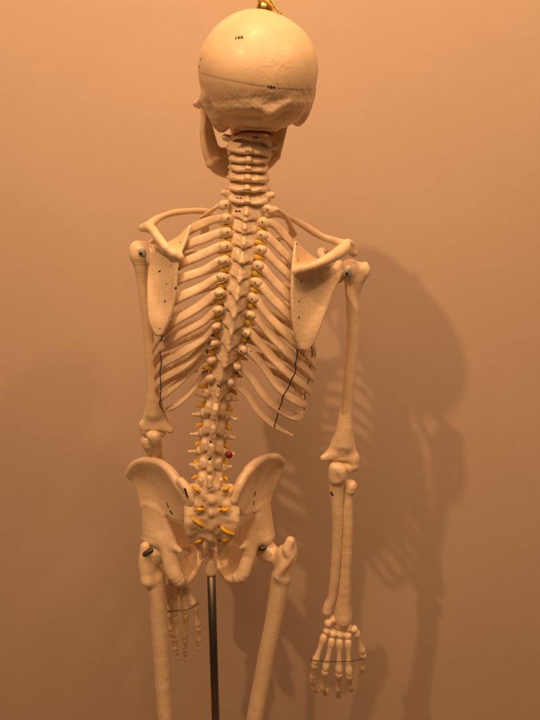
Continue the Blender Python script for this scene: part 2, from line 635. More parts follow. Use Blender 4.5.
# the rough lambda patch on the back of the vault
gx, gy, gz = np.meshgrid(*[a.astype(F32) for a in ax], indexing='ij')
patch = np.exp(-((gx - 0.012) / 0.026) ** 2 - ((gz - 0.006) / 0.012) ** 2) * (gy < -0.03)
D += (0.00020 * patch * np.sin(gx * 420 + 2.9 * np.sin(gz * 330 + gx * 90)) * np.sin(gz * 470 + 2.7 * np.sin(gx * 190 + gz * 140))).astype(F32)
patch2 = np.exp(-(gx / 0.075) ** 4 - ((gz + 0.040) / 0.024) ** 4) * (gy < 0.0)
D += (0.00036 * patch2 * np.sin(gx * 150 + 2 * np.sin(gz * 120 + gx * 60)) * np.sin(gz * 230 + 2.4 * np.sin(gx * 130))).astype(F32)
D += (0.0003 * patch2 * np.sin(gx * 480 + 2 * np.sin(gz * 390)) * np.sin(gz * 520 + 2 * np.sin(gx * 410))).astype(F32)
cutz = gz - (CUT_B + CUT_S * gy + 0.03 * np.abs(gx) + 0.17 * np.maximum(0.05 - gx, 0))
D_low = np.maximum(D + (0.0003 * np.clip(cutz / 0.0060 + 0.7, 0, 1)).astype(F32), cutz - 0.006)
D_cap = np.maximum(D, -cutz)
vl, fl = sb.mesh(D=D_low)
vl = vl @ SK_R.T + SK_C
vc, fc = sb.mesh(D=D_cap)
vc = vc @ SK_R.T + SK_C

o = None
pieces = [(vl, fl.tolist(), 0)]
vv, ff, mi = join(pieces + marks(vl, fl, [([(252, 107), (253, 108)], 0.5)]))
skull = link('skull', vv, ff, [M_SKULL, M_INK], skel, mi)
ink = []
for x0, y0, n_, tilt in ((236.0, 38.2, 3, -0.03), (268.0, 86.2, 3, 0.06)):
    for i in range(n_):
        x = x0 + i * 2.9
        y = y0 + tilt * (x - x0) * 4
        if i == 0:
            ink += [([(x, y - 0.9), (x, y + 0.9)], 0.62)]
        else:
            ink += [([(x - .7, y - .8), (x + .7, y - .8), (x + .8, y + .8), (x - .7, y + .8), (x - .7, y - .8)], 0.55)]
ink += [([(200.6, 60.0)], 0.9), ([(199.8, 66.0), (199.9, 67.4)], 0.7), ([(201.8, 58.0)], 0.5)]
vv, ff, mi = join([(vc, fc.tolist(), 0)] + marks(vc, fc, ink))
cap = link('skull_cap', vv, ff, [M_SKULL, M_INK], skull, mi)
cap['label'] = 'domed skull cap with a saw cut round it and small printed numbers'

# mandible
jb = Bone(0.0012)


def J(px, py, Y, r):
    p = at(px, py, Y)
    return (p, r * mpp(p))


L_ram = [[J(203, 107, .832, 3.0), J(207, 109, .846, 2.6), J(213, 112, .864, 2.6)],
         [J(204, 119, .833, 3.2), J(207, 119, .846, 2.4), J(210, 121, .862, 2.4)],
         [J(203, 132, .835, 3.2), J(207, 133, .848, 2.2), J(212, 133, .862, 2.4)],
         [J(205, 150, .838, 3.4), J(210, 151, .852, 2.6), J(216, 148, .868, 3.0)],
         [J(210, 164, .842, 3.6), J(217, 160, .860, 3.4), J(224, 152, .884, 3.6)]]
jb.grid(L_ram, k=0.004)
L_body = [[J(210, 164, .842, 3.6), J(218, 158, .862, 3.4), J(226, 151, .886, 3.4)],
          [J(217, 171, .856, 3.6), J(225, 165, .880, 3.8), J(233, 154, .905, 3.6)],
          [J(228, 175, .880, 3.8), J(235, 168, .905, 4.0), J(241, 156, .925, 3.6)],
          [J(244, 177, .915, 4.2), J(247, 168, .93, 4.4), J(250, 157, .935, 3.8)],
          [J(260, 171, .885, 3.8), J(259, 164, .905, 4.0), J(258, 155, .92, 3.6)],
          [J(271, 163, .862, 3.4), J(267, 158, .885, 3.8), J(264, 151, .90, 3.4)],
          [J(277, 156, .85, 3.2), J(273, 150, .868, 3.2), J(269, 146, .885, 3.2)]]
jb.grid(L_body, k=0.004)
R_ram = [[J(277, 156, .85, 3.2), J(274, 150, .862, 2.6), J(270, 146, .88, 3.0)],
         [J(281, 142, .842, 3.0), J(278, 140, .854, 2.2), J(274, 137, .87, 2.6)],
         [J(285, 126, .838, 3.0), J(282, 125, .85, 2.0), J(279, 123, .864, 2.6)],
         [J(288, 114, .835, 3.0), J(285, 114, .846, 2.0), J(282, 114, .86, 2.6)]]
jb.grid(R_ram, k=0.004)
mand = bone_obj('mandible', jb, skull, M_SKULL)

# dark blood vessel below the occiput
p = spline([at(235, 134.5, .79), at(245, 131.8, .782), at(256, 132, .780), at(266, 132.5, .782), at(272, 135, .79)], 24)
v, f = tube(p, 0.0019, seg=10)
art = link('artery', v, f, M_ARTERY, skull)
art['label'] = 'dark red artery strip under the back of the skull'

# brass hook on the crown
hp = at(264.5, 10, 0.80)
tr = bvh(vc, fc)
hit_ = tr.ray_cast(Vector((hp[0], 0.815, 2.0)), Vector((0, 0, -1)))
hz = hit_[0][2]
hx, hy = hp[0], 0.815
pc = []
m_ = 0.0013
v, f = tube(np.array([(hx, hy, hz - 0.002), (hx, hy, hz + 0.0022)]), 0.010, seg=20); pc.append((v, f, 0))
prof = [(hx - .0060, hy, hz + .001), (hx - .0062, hy, hz + .02), (hx - .0060, hy, hz + .023), (hx - .004, hy, hz + .028), (hx + .004, hy, hz + .028), (hx + .0060, hy, hz + .023), (hx + .0062, hy, hz + .02), (hx + .0060, hy, hz + .001)]
v, f = tube(spline(prof, 40), 0.0052, 0.0022, np.array([(0, 1, 0)] * 40), seg=10); pc.append((v, f, 0))
v, f = tube(np.array([(hx, hy, hz), (hx, hy, hz + 0.02)]), 0.0042, seg=14); pc.append((v, f, 0))
diag = spline([(hx - .009, hy - .0085, hz + .016), (hx, hy - .0095, hz + .008), (hx + .010, hy - .0095, hz + .001), (hx + .019, hy - .010, hz - .0065)], 20)
v, f = tube(diag, 0.0017, seg=10); pc.append((v, f, 0))
diag = spline([(hx - .002, hy - .0095, hz + .016), (hx + .007, hy - .0105, hz + .008), (hx + .0165, hy - .011, hz - .0045)], 20)
v, f = tube(diag, 0.0013, seg=10); pc.append((v, f, 0))
vv, ff, mi = join(pc)
hook = link('hanging_hook', vv, ff, [M_BRASS], skull, mi)
hook['label'] = 'brass hook with a wire clip on top of the skull'

# ------------------------------------------------------------------ spine
# kind, x, y of the back of the arch in the photo, depth of that point, spinous length
LEV = [('C1', 251, 137, .800), ('C2', 249.5, 148, .798), ('C3', 249, 157.5, .798), ('C4', 248.5, 166, .798), ('C5', 248, 175.5, .797),
       ('C6', 247.5, 185.5, .796), ('C7', 247.5, 197, .795),
       ('T1', 246.5, 210, .796), ('T2', 245, 223, .795), ('T3', 244, 236.5, .793), ('T4', 243, 251, .791), ('T5', 241, 266.5, .790),
       ('T6', 239, 283, .790), ('T7', 236.5, 299, .792), ('T8', 234, 316, .796), ('T9', 231, 333, .802), ('T10', 228, 350, .809),
       ('T11', 223.5, 367, .818), ('T12', 219.5, 384.5, .827),
       ('L1', 216, 403.5, .836), ('L2', 214, 422.5, .844), ('L3', 212.3, 441, .849), ('L4', 211, 458.5, .851), ('L5', 210.3, 474, .850)]
ARCH = np.array([at(a[1], a[2], a[3]) for a in LEV])
VERT = {}


def vertebra(i):
    name, px, py, Y = LEV[i]
    kind = name[0]
    no = int(name[1:])
    lam = ARCH[i]
    up = ARCH[max(i - 1, 0)] - ARCH[min(i + 1, len(LEV) - 1)]
    gap = np.linalg.norm(up) / (2 if 0 < i < len(LEV) - 1 else 1)
    up /= np.linalg.norm(up)
    ant = np.array([-0.03, 1.0, 0.0]); ant -= (ant @ up) * up; ant /= np.linalg.norm(ant)
    rt = np.cross(ant, up)
    R = np.stack([rt, ant, up], 1)
    b = Bone(0.00095)
    jit = lambda s=1.0: rng.normal() * 0.0006 * s
    g = gap
    if kind == 'C':
        lamy = -0.033
        w = {1: .033, 2: .025, 3: .0215, 4: .021, 5: .022, 6: .023, 7: .025}[no]
        if no > 1:
            b.cyl((0, 0, 0), .0105, .0085, g * .36)
        z1, z0 = g * .40, -g * .46
        for s in (-1, 1):
            if no == 1:
                b.chain([(V3((s * .018, -.004, 0)), .006), (V3((s * .022, -.018, .001)), .0045), (V3((s * .013, -.030, .001)), .0042), (V3((0, -.035, .001)), .0048)])
                b.chain([(V3((s * .018, -.006, 0)), .006), (V3((s * w, -.010, -.001)), .0045)])
                b.chain([(V3((s * .018, -.006, 0)), .006), (V3((s * .010, .004, 0)), .004), (V3((0, .008, 0)), .004)])
            else:
                b.grid([[(V3((s * w * .90, -.017, z1 * .8)), .0028), (V3((s * .010, -.0255, z1)), .0024), (V3((0, -.028, z1)), .0024)],
                        [(V3((s * w, -.023, z0 * .55)), .0032), (V3((s * .011, -.0335, z0 * .75)), .0030), (V3((0, -.036, z0 * .8)), .0030)]], k=.003, sub=1)
                b.chain([(V3((s * w * .98, -.0240, z0 * .55)), .0026), (V3((s * .0150, -.0345, z0 * (.92 + rng.normal() * .06))), .0026), (V3((s * .0075, -.0375, z0 * (1.06 + rng.normal() * .05))), .0026), (V3((0, -.0380, z0 * .78)), .0030)], k=.002)
                b.seg((s * w * .9, -.010, g * .30), (s * w * .9, -.014, -g * .34), .0062, .0058)
                b.seg((s * w * .8, -.008, 0), (s * (w + .004), -.002 + 2 * jit(), 3 * jit()), .0040, .0026)
                b.seg((0, -.034, z0 * .2), (s * .0020 + jit(), -.0440 - (.002 if no > 5 else 0), z0 * .80), .0026, .0021, k=.002)
        if no == 7:
            for s in (-1, 1):
                b.seg((s * .018, -.020, .001), (s * .031, -.026, .004), .0048, .0046)
    elif kind == 'T':
        lamy = -.0335
        t = (no - 1) / 11
        tw = np.interp(no, [1, 2, 4, 8, 10, 11, 12], [.0295, .0245, .0235, .0225, .0205, .018, .015])
        b.cyl((0, .002, 0), .0145 + .004 * t, .0125 + .003 * t, g * .42)
        w = np.interp(no, [1, 2, 3, 9, 12], [.0205, .0180, .0162, .0155, .0140])
        zt, zb = g * .46, -g * .62
        sl = np.interp(no, [1, 3, 6, 9, 12], [.016, .017, .019, .017, .014])     # how far the spine stands out
        sd = np.interp(no, [1, 3, 5, 8, 10, 12], [-.35, -.62, -1.0, -1.02, -.78, -.42]) * g
        for s in (-1, 1):
            b.seg((s * .009, -.009, g * .15), (s * .011, -.022, g * .12), .0046)
            b.grid([[(V3((s * w, -.0235, zt)), .0026), (V3((s * w * .5, -.029, zt)), .0024), (V3((0, -.0315, zt * .9)), .0026)],
                    [(V3((s * w * 1.04, -.0250, g * .02)), .003), (V3((s * w * .55, -.0325, -g * .08)), .0026), (V3((0, -.0385, -g * .12)), .0024)],
                    [(V3((s * w * .98, -.0270, zb * .52)), .0028), (V3((s * w * .52, -.0355, zb * .86)), .0024), (V3((0, -.0430, zb * 1.22)), .0022)]], k=.003, sub=2)
            b.seg((s * w * .8, -.0240, g * .12), (s * tw, -.0345 + jit(), g * .22 + jit()), .0044, .0036)
            b.seg((s * (tw - .003), -.0335, g * .30), (s * (tw + .001), -.034, g * (.05 + 20 * jit())), .0032, .0026)
            ks = 1.0 if no < 9 else .74
            b.ell((s * (tw + .0012), -.0350 + jit(), g * .22), (.0050 * ks + jit(), .0032 * ks, .0036 * ks + jit()), k=.009)
            b.seg((s * w * .72, -.0235, g * .38), (s * w * .72, -.0262, g * .66), .0036, .0028)
            b.seg((s * w * .62, -.029, zb * .6), (s * w * .62, -.0315, zb * 1.02), .0036, .0028)
        b.chain([(V3((0, -.034, g * .30)), .0011), (V3((0, -.0372 - sl * .25, sd * .45)), .0012), (V3((jit(), -.037 - sl * .50, sd * .92)), .0017)], k=.003)
        for s in (-1, 1):
            b.tri((s * w * .4, -.033, -g * .1), (0, -.036, g * .2), (0, -.0355 - sl * .45, sd * .88), .0014, .0010, .0012, k=.004)
    else:
        lamy = -.036
        b.cyl((0, 0, 0), .0205 + .0008 * no, .0155, g * .40)
        w = .0138 + .0008 * no
        for s in (-1, 1):
            b.seg((s * .012, -.010, g * .14), (s * .0125, -.024, g * .12), .0060)
            b.grid([[(V3((s * w * .85, -.026, g * .34)), .0034), (V3((0, -.033, g * .30)), .0032)],
                    [(V3((s * w * .62, -.030, -g * .10)), .0030), (V3((0, -.038, -g * .05)), .0034)],
                    [(V3((s * w * .80, -.033, -g * .45)), .0036), (V3((0, -.040, -g * .42)), .0034)]], k=.004, sub=2)
            tl = [.0, .031, .0325, .0335, .0345, .031][no]
            up_ = .002 + jit(2) + (.006 if no == 5 else 0)
            b.chain([(V3((s * w, -.022, g * .12)), .0050), (V3((s * tl * .72, -.0265, g * .14 + up_ * .5)), .0036), (V3((s * tl, -.030, g * .14 + up_)), .0025)], k=.005)
            b.seg((s * w, -.027, g * .20), (s * (w + .0015), -.0315, g * .46), .0044, .0036, k=.008)
            b.seg((s * w * .9, -.030, g * .42), (s * (w + .002), -.0335, g * .30), .0030, .0022, k=.006)
            b.seg((s * w * .78, -.034, -g * .2), (s * w * .86, -.0345, -g * .58), .0040, .0034, k=.009)
        b.tri((0, -.036, g * .22), (0, -.036, -g * .30), (0, -.054, -g * .38), .0042, .0042, .0038, k=.005)
        b.tri((0, -.036, g * .22), (0, -.054, -g * .38), (0, -.055, g * .06), .0042, .0038, .0038, k=.005)
        b.chain([(V3((0, -.054, g * .08)), .0040), (V3((0, -.0550, -g * .18)), .0042), (V3((jit(), -.053, -g * .42)), .0044)], k=.004)
    org = lam - R @ np.array([0, lamy, 0])
    v, f = b.mesh(0.00048, 170)
    v = v @ R.T + org
    strokes = []
    if kind == 'T' and no < 11:
        m = mpp(lam)
        for s in (-1, 1):
            q = R @ V3((s * (tw - .0025), -.0385, g * .20)) + org
            # where that spot shows in the photo
            e = q - np.array([0, 0, CAM_Z])
            dep = e[1] * CP - e[2] * SP
            strokes.append(([(270 + FOC * e[0] / dep, 360 - FOC * (e[1] * SP + e[2] * CP) / dep)], 1.0))
    if name in ('C7', 'T1'):
        strokes += [([(px - 11, py + 1), (px - 9, py + 1.4)], .9), ([(px - 7.6, py + 1.2), (px - 6, py + 1.3)], .9)]
    if name == 'C1':
        strokes += [([(px + 2, py + .3), (px + 4, py + .3)], .7), ([(px + 5, py + .5), (px + 7, py + .5)], .7)]
    if name == 'C2':
        strokes += [([(px - 11, py - .8), (px - 6, py - .8)], .8)]
    if name in ('T12', 'L3', 'L4'):
        strokes += [([(px - 2, py), (px - 1, py + 2)], 1.0), ([(px + 1, py + 3)], .9)]
    vv, ff, mi = join([(v, f.tolist(), 0)] + marks(v, f, strokes))
    ob = link('vertebra', vv, ff, [M_BONE, M_PIT], skel, mi)
    VERT[name] = dict(R=R, o=org, g=g, obj=ob, w=w, tw=locals().get('tw', .03))
    W = lambda p: R @ V3(p) + org
    # cushion disc below
    if i < len(LEV) - 1 and no + (kind == 'C') > 1:
        aa, bb = dict(C=(.0102, .0082), T=(.0150 + .003 * (kind == 'T') * (no / 12), .0130), L=(.0212, .0162))[kind]
        pz = [W((0, .001, -g * .42 - k_ * g * .16)) for k_ in (0, .3, .7, 1)]
        tv, tf = tube(np.array(pz), np.array([aa * .97, aa * 1.03, aa * 1.03, aa * .97]), np.array([bb * .97, bb * 1.03, bb * 1.03, bb * .97]), np.array([rt] * 4), seg=20, caps=False)
        link('intervertebral_disc', tv, tf, M_DISC, ob)
    # nerve roots leaving under the arch
    if kind != 'C' and no + 12 * (kind == 'L') >= 2:
        bright = kind == 'L' or no >= 11
        for s in (-1, 1):
            if kind == 'L' or no == 12:
                ln = .0265 + rng.uniform(-.003, .002)
                pts = [W((s * .008, -.016, -g * .34)), W((s * .018, -.0225, -g * .38)), W((s * .024, -.0265, -g * .41)), W((s * ln, -.029, -g * .45))]
                rad = [.0032, .0038, .0033, .0016]
            else:
                pts = [W((s * .008, -.014, -g * .30)), W((s * .0165, -.0265, -g * .30)), W((s * .022, -.0300, -g * .33)), W((s * .0285, -.0305, -g * .38))]
                rad = [.0034, .0042, .0036, .0018]
            q = spline([list(a) + [r_] for a, r_ in zip(pts, rad)], 16)
            tv, tf = tube(q[:, :3], q[:, 3], seg=10)
            link('nerve_root', tv, tf, M_NERVE if bright else M_NERVE2, ob)
    if name == 'L4':
        c = at(229, 455, .838)
        sbn = Bone(.0006)
        sbn.ell(c, (.0054, .0050, .0056)); sbn.seg(c, W((.017, -.020, g * .15)), .002, .0022)
        vb, fb = sbn.mesh()
        link('disc_bulge', vb, fb.tolist(), M_RED, ob)['label'] = 'small dark red ball beside the lower back bones'


for i in range(len(LEV)):
    vertebra(i)

# ------------------------------------------------------------------ sacrum and coccyx
SAC = Bone(0.0010)


def G(px, py, Y, r):
    p = at(px, py, Y)
    return (p, r * mpp(p))


SAC.grid([[G(190.5, 489, .860, 4.4), G(201, 486, .850, 4.0), G(210.5, 484, .842, 4.5), G(220, 486, .850, 4.0), G(231, 489, .860, 4.4)],
          [G(189.5, 503, .854, 4.8), G(200, 501, .845, 4.2), G(210.5, 499, .838, 4.6), G(222, 501, .845, 4.2), G(233.5, 503, .854, 4.8)],
          [G(188, 520, .842, 4.8), G(200, 517, .845, 4.4), G(210.5, 515, .840, 4.6), G(222, 517, .845, 4.4), G(235.5, 519, .842, 4.8)],
          [G(191, 536, .852, 4.4), G(200, 533, .855, 4.0), G(210.5, 531, .850, 4.2), G(221, 533, .855, 4.0), G(231.5, 535, .852, 4.4)],
          [G(200, 547, .874, 3.2), G(205, 546, .870, 3.4), G(210.5, 545, .868, 3.6), G(216, 546, .870, 3.4), G(220, 547, .874, 3.2)]], k=.004)
SAC.ell(at(210.5, 482, .885), (.026, .022, .013), k=.006)
for px, py, r in ((211, 487, 3.0), (211, 500, 3.0), (211, 513, 3.0), (211, 526, 3.0), (211, 536, 3.8)):
    p, rr = G(px, py, .834 + (.0 if py < 515 else (py - 515) * .0009), r)
    SAC.ell(p, (rr, rr * 1.3, rr * 1.5), k=.006)
for s in (-1, 1):
    for px, py in ((9, 494), (9, 507), (8.6, 520), (8.2, 532)):
        p, rr = G(210.8 + s * (px + 6), py - 3, .842 + max(0, py - 515) * .0009, 2.4)
        SAC.ell(p, (rr, rr, rr * 1.2), k=.006)
    # superior facets and the horns at the tip
    SAC.chain([G(210.5 + s * 9, 486, .842, 3.0), G(210.5 + s * 10, 480, .840, 3.0)], k=.004)
    SAC.chain([G(210.8 + s * 6, 541, .857, 2.8), G(210.8 + s * 5.5, 550, .860, 2.5)], k=.003)
    SAC.chain([G(210.8 + s * 10, 545, .868, 2.2), G(210.8 + s * 9.4, 557, .874, 2.0)], k=.003)
    for px, py in ((11.5, 490.5), (9.5, 510), (9.2, 526), (9.2, 540)):
        p, rr = G(210.8 + s * px, py, .830 + max(0, py - 515) * .0012, 2.2)
        SAC.ell(p, (rr, .014, rr), k=.002, cut=True)
sac = bone_obj('sacrum', SAC, skel, strokes=[([(204, 500.5)], 1.1), ([(206.5, 480), (215, 480)], .8)], noise=.0011, nscale=120)
NR = [((200, 492), (198, 490.5), (195.5, 488.5), (193, 486.5), .838), ((204, 511), (201.5, 509.5), (198, 509.5), (194.5, 511), .833),
      ((203.5, 527.5), (201, 525), (196, 521), (190.5, 518), .838), ((203.5, 540), (200.5, 540.5), (196, 542), (192, 542.5), .856),
      ((222.5, 492), (224.5, 489.5), (227, 488.5), (230, 487), .838), ((220, 511.5), (222, 509.5), (225.5, 510), (229, 508), .833),
      ((220, 525), (223, 529), (228, 532.5), (234, 534.5), .838), ((221, 540), (224, 540.5), (228, 539), (231.5, 538), .854)]
for a, b_, c_, d_, Y in NR:
    q = spline([list(at(*a, Y + .008)) + [.0022], list(at(*b_, Y - .002)) + [.0028], list(at(*c_, Y - .003)) + [.0029], list(at(*d_, Y + .001)) + [.0018]], 18)
    tv, tf = tube(q[:, :3], q[:, 3], seg=12)
    link('nerve_root', tv, tf, M_NERVE, sac)
cx = Bone(0.0009)
cx.chain([G(211, 546, .882, 3.4), G(211.3, 553, .888, 3.2), G(211.5, 559, .896, 2.6), G(211.5, 565, .906, 2.0)], k=.003)
bone_obj('coccyx', cx, sac)

# ------------------------------------------------------------------ ribs
# per rib and side: points after the tubercle (photo x, y, depth added to the arch depth); then the breastbone end
RIB_L = {1: [(214, 209, .006), (204, 217, .03), (205, 226, .075)],
         2: [(209, 221, -.002), (192, 229, .010), (180, 240, .045), (181, 254, .10)],
         3: [(206, 238, -.006), (186, 246, .004), (172, 259, .040), (173, 275, .105)],
         4: [(204, 254, -.008), (180, 265, .000), (166, 279, .038), (166, 297, .105)],
         5: [(204, 270.5, -.009), (178, 280.5, -.002), (162, 296, .036), (161, 315, .105)],
         6: [(202, 287, -.010), (175, 300.5, -.004), (160, 316, .036), (159, 334, .105)],
         7: [(200, 306, -.010), (176, 321, -.006), (160, 336, .030), (156, 350, .085)],
         8: [(203, 321, -.010), (180, 334, -.006), (160, 348, .026), (156, 360, .085)],
         9: [(204, 338, -.009), (183, 352, -.006), (162, 365, .024), (157, 374, .085)],
         10: [(203, 348, -.007), (184, 366, -.006), (160, 381, .020), (157, 388, .075)],
         11: [(203, 359, -.005), (188, 374, -.005), (164, 396, .012), (159, 401, .055)],
         12: [(203, 375, -.004), (189, 394, -.004), (175, 406, .004), (163, 411, .035)]}
RIB_R = {1: [(276, 209, .006), (285, 217, .030), (293, 233, .06), (285, 238, .10)],
         2: [(276, 226, -.002), (293, 246, .012), (301, 262, .05), (297, 272, .10)],
         3: [(274, 243, -.006), (291, 261, .004), (305, 281, .042), (304, 296, .105)],
         4: [(273, 260, -.008), (291, 278, .000), (309, 302, .038), (309, 318, .105)],
         5: [(271, 278, -.009), (290, 298, -.002), (311, 322, .036), (311, 338, .105)],
         6: [(270, 296, -.010), (288, 315, -.004), (311, 341, .034), (312, 354, .10)],
         7: [(266, 313, -.010), (286, 334, -.006), (309, 357, .030), (312, 366, .085)],
         8: [(264, 327, -.010), (284, 349, -.006), (307, 371, .026), (311, 378, .085)],
         9: [(263, 347, -.009), (284, 370, -.006), (304, 386, .022), (309, 390, .080)],
         10: [(260, 362, -.007), (279, 388, -.006), (299, 403, .014), (305, 401, .065)],
         11: [(252, 379, -.005), (266, 398, -.006), (284, 413, .004), (299, 417, .022), (304.5, 409, .060)],
         12: [(247, 395, -.004), (259, 412, -.004), (275, 426, .002), (292.5, 435.5, .016)]}
STERN = {1: (236, 236), 2: (236, 250), 3: (235, 267), 4: (234, 284), 5: (233, 300), 6: (232, 314), 7: (231, 326)}
cage = at(236, 300, .875)
RIBGEO = {}
for nrib in range(1, 13):
    T = VERT['T%d' % nrib]
    Yl = LEV[6 + nrib][3]
    for s, tab in ((-1, RIB_L), (1, RIB_R)):
        pts = [T['R'] @ V3((s * .013, -.008, T['g'] * .30)) + T['o'],
               T['R'] @ V3((s * .0185, -.0225, T['g'] * .26)) + T['o'],
               T['R'] @ V3((s * (T['tw'] + .003), -.0315, T['g'] * .22)) + T['o']]
        for px, py, dy in tab[nrib]:
            pts.append(at(px, py, Yl + dy + (.010 if nrib > 1 else 0.0)))
        if nrib <= 10:
            last = pts[-1]
            e = at(*STERN[min(nrib, 7)], .955)
            e = e + np.array([s * .014, 0, 0])
            if nrib > 7:
                e = e + np.array([s * (.014 * (nrib - 7)), -.008 * (nrib - 7), -.022 * (nrib - 7)])
            low = .012 if nrib > 2 else .004
            mid = last * .45 + e * .55 + np.array([s * .022, .020, -low])
            pts.append(mid)
        n_ = 90
        q = spline(pts, n_)
        t = np.linspace(0, 1, n_)
        sc = np.interp(nrib, [1, 2, 4, 8, 11, 12], [.86, .86, .92, .95, .78, .66])
        hh = np.interp(t, [0, .06, .12, .22, .5, .9, 1], [.0048, .0044, .0064, .0068, .0074, .0070, .0062]) * sc
        tt = np.interp(t, [0, .06, .12, .2, .5, 1], [.0044, .0036, .0048, .0032, .0027, .0034]) * sc
        hh *= 1 + .05 * np.sin(t * 17 + nrib * 1.7 + s); tt *= 1 + .06 * np.sin(t * 23 + nrib * 2.3)
        if nrib in (11, 12):
            k_ = np.interp(t, [0, .8, 1], [1, 1, .45]); hh *= k_; tt *= k_
        Nn = q - np.array([cage[0], cage[1] + .01, 0])[None, :]
        Nn[:, 2] = .022 if nrib > 1 else .12
        if nrib == 1:
            Nn = np.array([(s * .25, -.35, 1.0)] * n_)
        tv, tf = tube(q, tt, hh, Nn, seg=18, sq=0.72)
        ro = link('rib', tv, tf, M_BONE, skel)
        RIBGEO[(s, nrib)] = (tv, tf)
        if nrib <= 10:
            cpts = [q[-4], q[-1], mid * .35 + e * .65 + np.array([s * .004, .006, 0]), e]
            cq = spline(cpts, 24)
            Nc = np.tile(np.array([0, 1.0, .1]), (24, 1))
            tv, tf = tube(cq, .0036, .0052, Nc, seg=12)
            link('costal_cartilage', tv, tf, M_CART, ro)

# breastbone
SB = Bone(0.0013)
SB.grid([[G(225, 228, .946, 5), G(236, 230, .95, 5), G(247, 228, .946, 5)],
         [G(228, 243, .956, 5), G(236, 243, .958, 5), G(244, 243, .956, 5)],
         [G(229, 256, .962, 4.5), G(235.5, 256, .964, 4.5), G(242, 256, .962, 4.5)],
         [G(228, 300, .966, 4.5), G(234, 300, .968, 4.5), G(240, 300, .966, 4.5)],
         [G(229, 328, .962, 4), G(232, 328, .964, 4), G(236, 328, .962, 4)]], k=.004)
SB.chain([G(232, 328, .963, 3.5), G(231, 342, .955, 2)])
bone_obj('sternum', SB, skel)

# dark cord tying the ribs, and the small twists near the spine
allv, allf, off = [], [], 0
for k_, (a, b_) in RIBGEO.items():
    allv.append(a); allf += [[i + off for i in q] for q in b_]; off += len(a)
allv = np.concatenate(allv)
cage_tree = bvh(allv, allf)


def on_cage(px, py, guess, lift=.0010):
    # the cord hangs free between ribs, so keep the guessed depth wherever no rib is near it
    a, n_ = hit(cage_tree, px, py)
    g = at(px, py, guess)
    if a is not None and abs(a[1] - guess) < .016:
        return a + n_ * lift
    return g


def cord(pts, r, name='rib_cord'):
    P = [on_cage(*p) for p in pts]
    q = spline(P, 70)
    q += np.stack([np.sin(np.linspace(0, 31, 70)) * .0007, np.zeros(70), np.zeros(70)], 1)
    tv, tf = tube(q, r, seg=8)
    return link(name, tv, tf, M_WIRE, skel)


cord([(296.5, 349, .80), (296.3, 356, .805), (295.5, 363, .805), (294.5, 373, .805), (290, 384, .81), (283.5, 395, .815), (279, 409, .82), (276.5, 418, .825), (274.5, 427, .83)], .0009)
cord([(311, 347, .84), (311.5, 356, .845), (310, 368, .85), (309, 380, .86), (306, 391, .87), (304.5, 402, .875), (304, 410, .88)], .00075)
cord([(178, 268, .79), (177, 285, .785), (175, 297, .785), (171, 312, .79), (165, 327, .79), (161, 340, .81), (160.5, 352, .82), (162, 362, .825), (159.5, 372, .825), (161.5, 388, .825), (160, 402, .84), (164, 411, .855)], .0008)
TW = [(213, 336), (209.5, 342), (207.5, 352), (206.5, 371), (211.5, 359), (203.5, 372), (246, 343), (250, 351), (243, 350), (241, 366), (239, 376), (237, 372), (248, 338)]
for px, py in TW:
    g = at(px, py, .80 + max(0, (py - 335)) * .0006)
    a = rng.uniform(0, 6.28)
    d1 = np.array([math.cos(a) * .0030, -.001, math.sin(a) * .0030])
    d2 = np.array([math.cos(a + 1.9) * .0020, -.0015, math.sin(a + 1.9) * .0020])
    q = spline([g - d1, g - np.array([0, .0022, 0]), g + d2, g + d1 * .2 + np.array([0, .003, 0]), g + d1], 20)
    tv, tf = tube(q, .00075, seg=8)
    link('wire_twist', tv, tf, M_WIRE, skel)

# ------------------------------------------------------------------ shoulder blades and collar bones
SL = Bone(0.0011)
SL.grid([[G(190, 227, .803, 2.0), G(180, 237, .818, 1.5), G(168, 244, .842, 2.2)],
         [G(184, 244, .794, 1.9), G(172, 248, .818, 1.2), G(161, 250, .850, 3.2)],
         [G(178, 258, .787, 2.0), G(168, 262, .812, 1.2), G(155, 260, .858, 4.0)],
         [G(176, 280, .785, 2.0), G(164, 284, .808, 1.2), G(151.5, 278, .834, 4.0)],
         [G(174, 300, .786, 2.0), G(162, 304, .803, 1.3), G(151, 302, .815, 3.8)],
         [G(168, 320, .789, 2.2), G(160, 321, .795, 1.6), G(152, 320, .806, 3.0)],
         [G(162, 333, .793, 2.6), G(159, 334, .795, 2.6), G(156, 331, .799, 2.8)]], k=.003)
SL.ell(at(152, 256, .866), (.011, .010, .017), k=.008)
crest = [G(180, 257, .785, 1.8), G(174, 254, .783, 3.0), G(166, 247.5, .787, 3.8), G(158.5, 238, .800, 4.2), G(153, 230, .822, 4.4), G(148, 226, .838, 4.8)]
SL.chain(crest, k=.004)
bas = [G(180, 257, .789, 1.6), G(172, 253, .808, 1.4), G(164, 250, .830, 1.6), G(157, 247, .850, 2.2)]
for i in range(3):
    SL.quad(crest[i][0], crest[i + 1][0], bas[i + 1][0], bas[i][0], 1.8 * .0014, 1.8 * .0014, .0022, .0022, k=.006)
SL.tri(*[x[0] for x in (G(152, 223, .845, 1), G(142.5, 228, .868, 1), G(149, 229, .835, 1))], .0056, .0056, .0056, k=.004)
SL.chain([G(161, 247, .850, 4), G(160, 240, .878, 3.6), G(151, 243, .898, 3.2)], k=.006)
bone_obj('scapula', SL, skel, strokes=[([(171.3, 266)], .9), ([(159, 271.5), (160.4, 271.2)], .9), ([(166.6, 284)], .9), ([(164.6, 301.3), (165.6, 301.2)], 1.0), ([(180.3, 242.3)], .7), ([(160, 328.5)], .8), ([(176, 287), (175.5, 289)], .9), ([(178.5, 268.5)], 1.0)])
SR = Bone(0.0011)
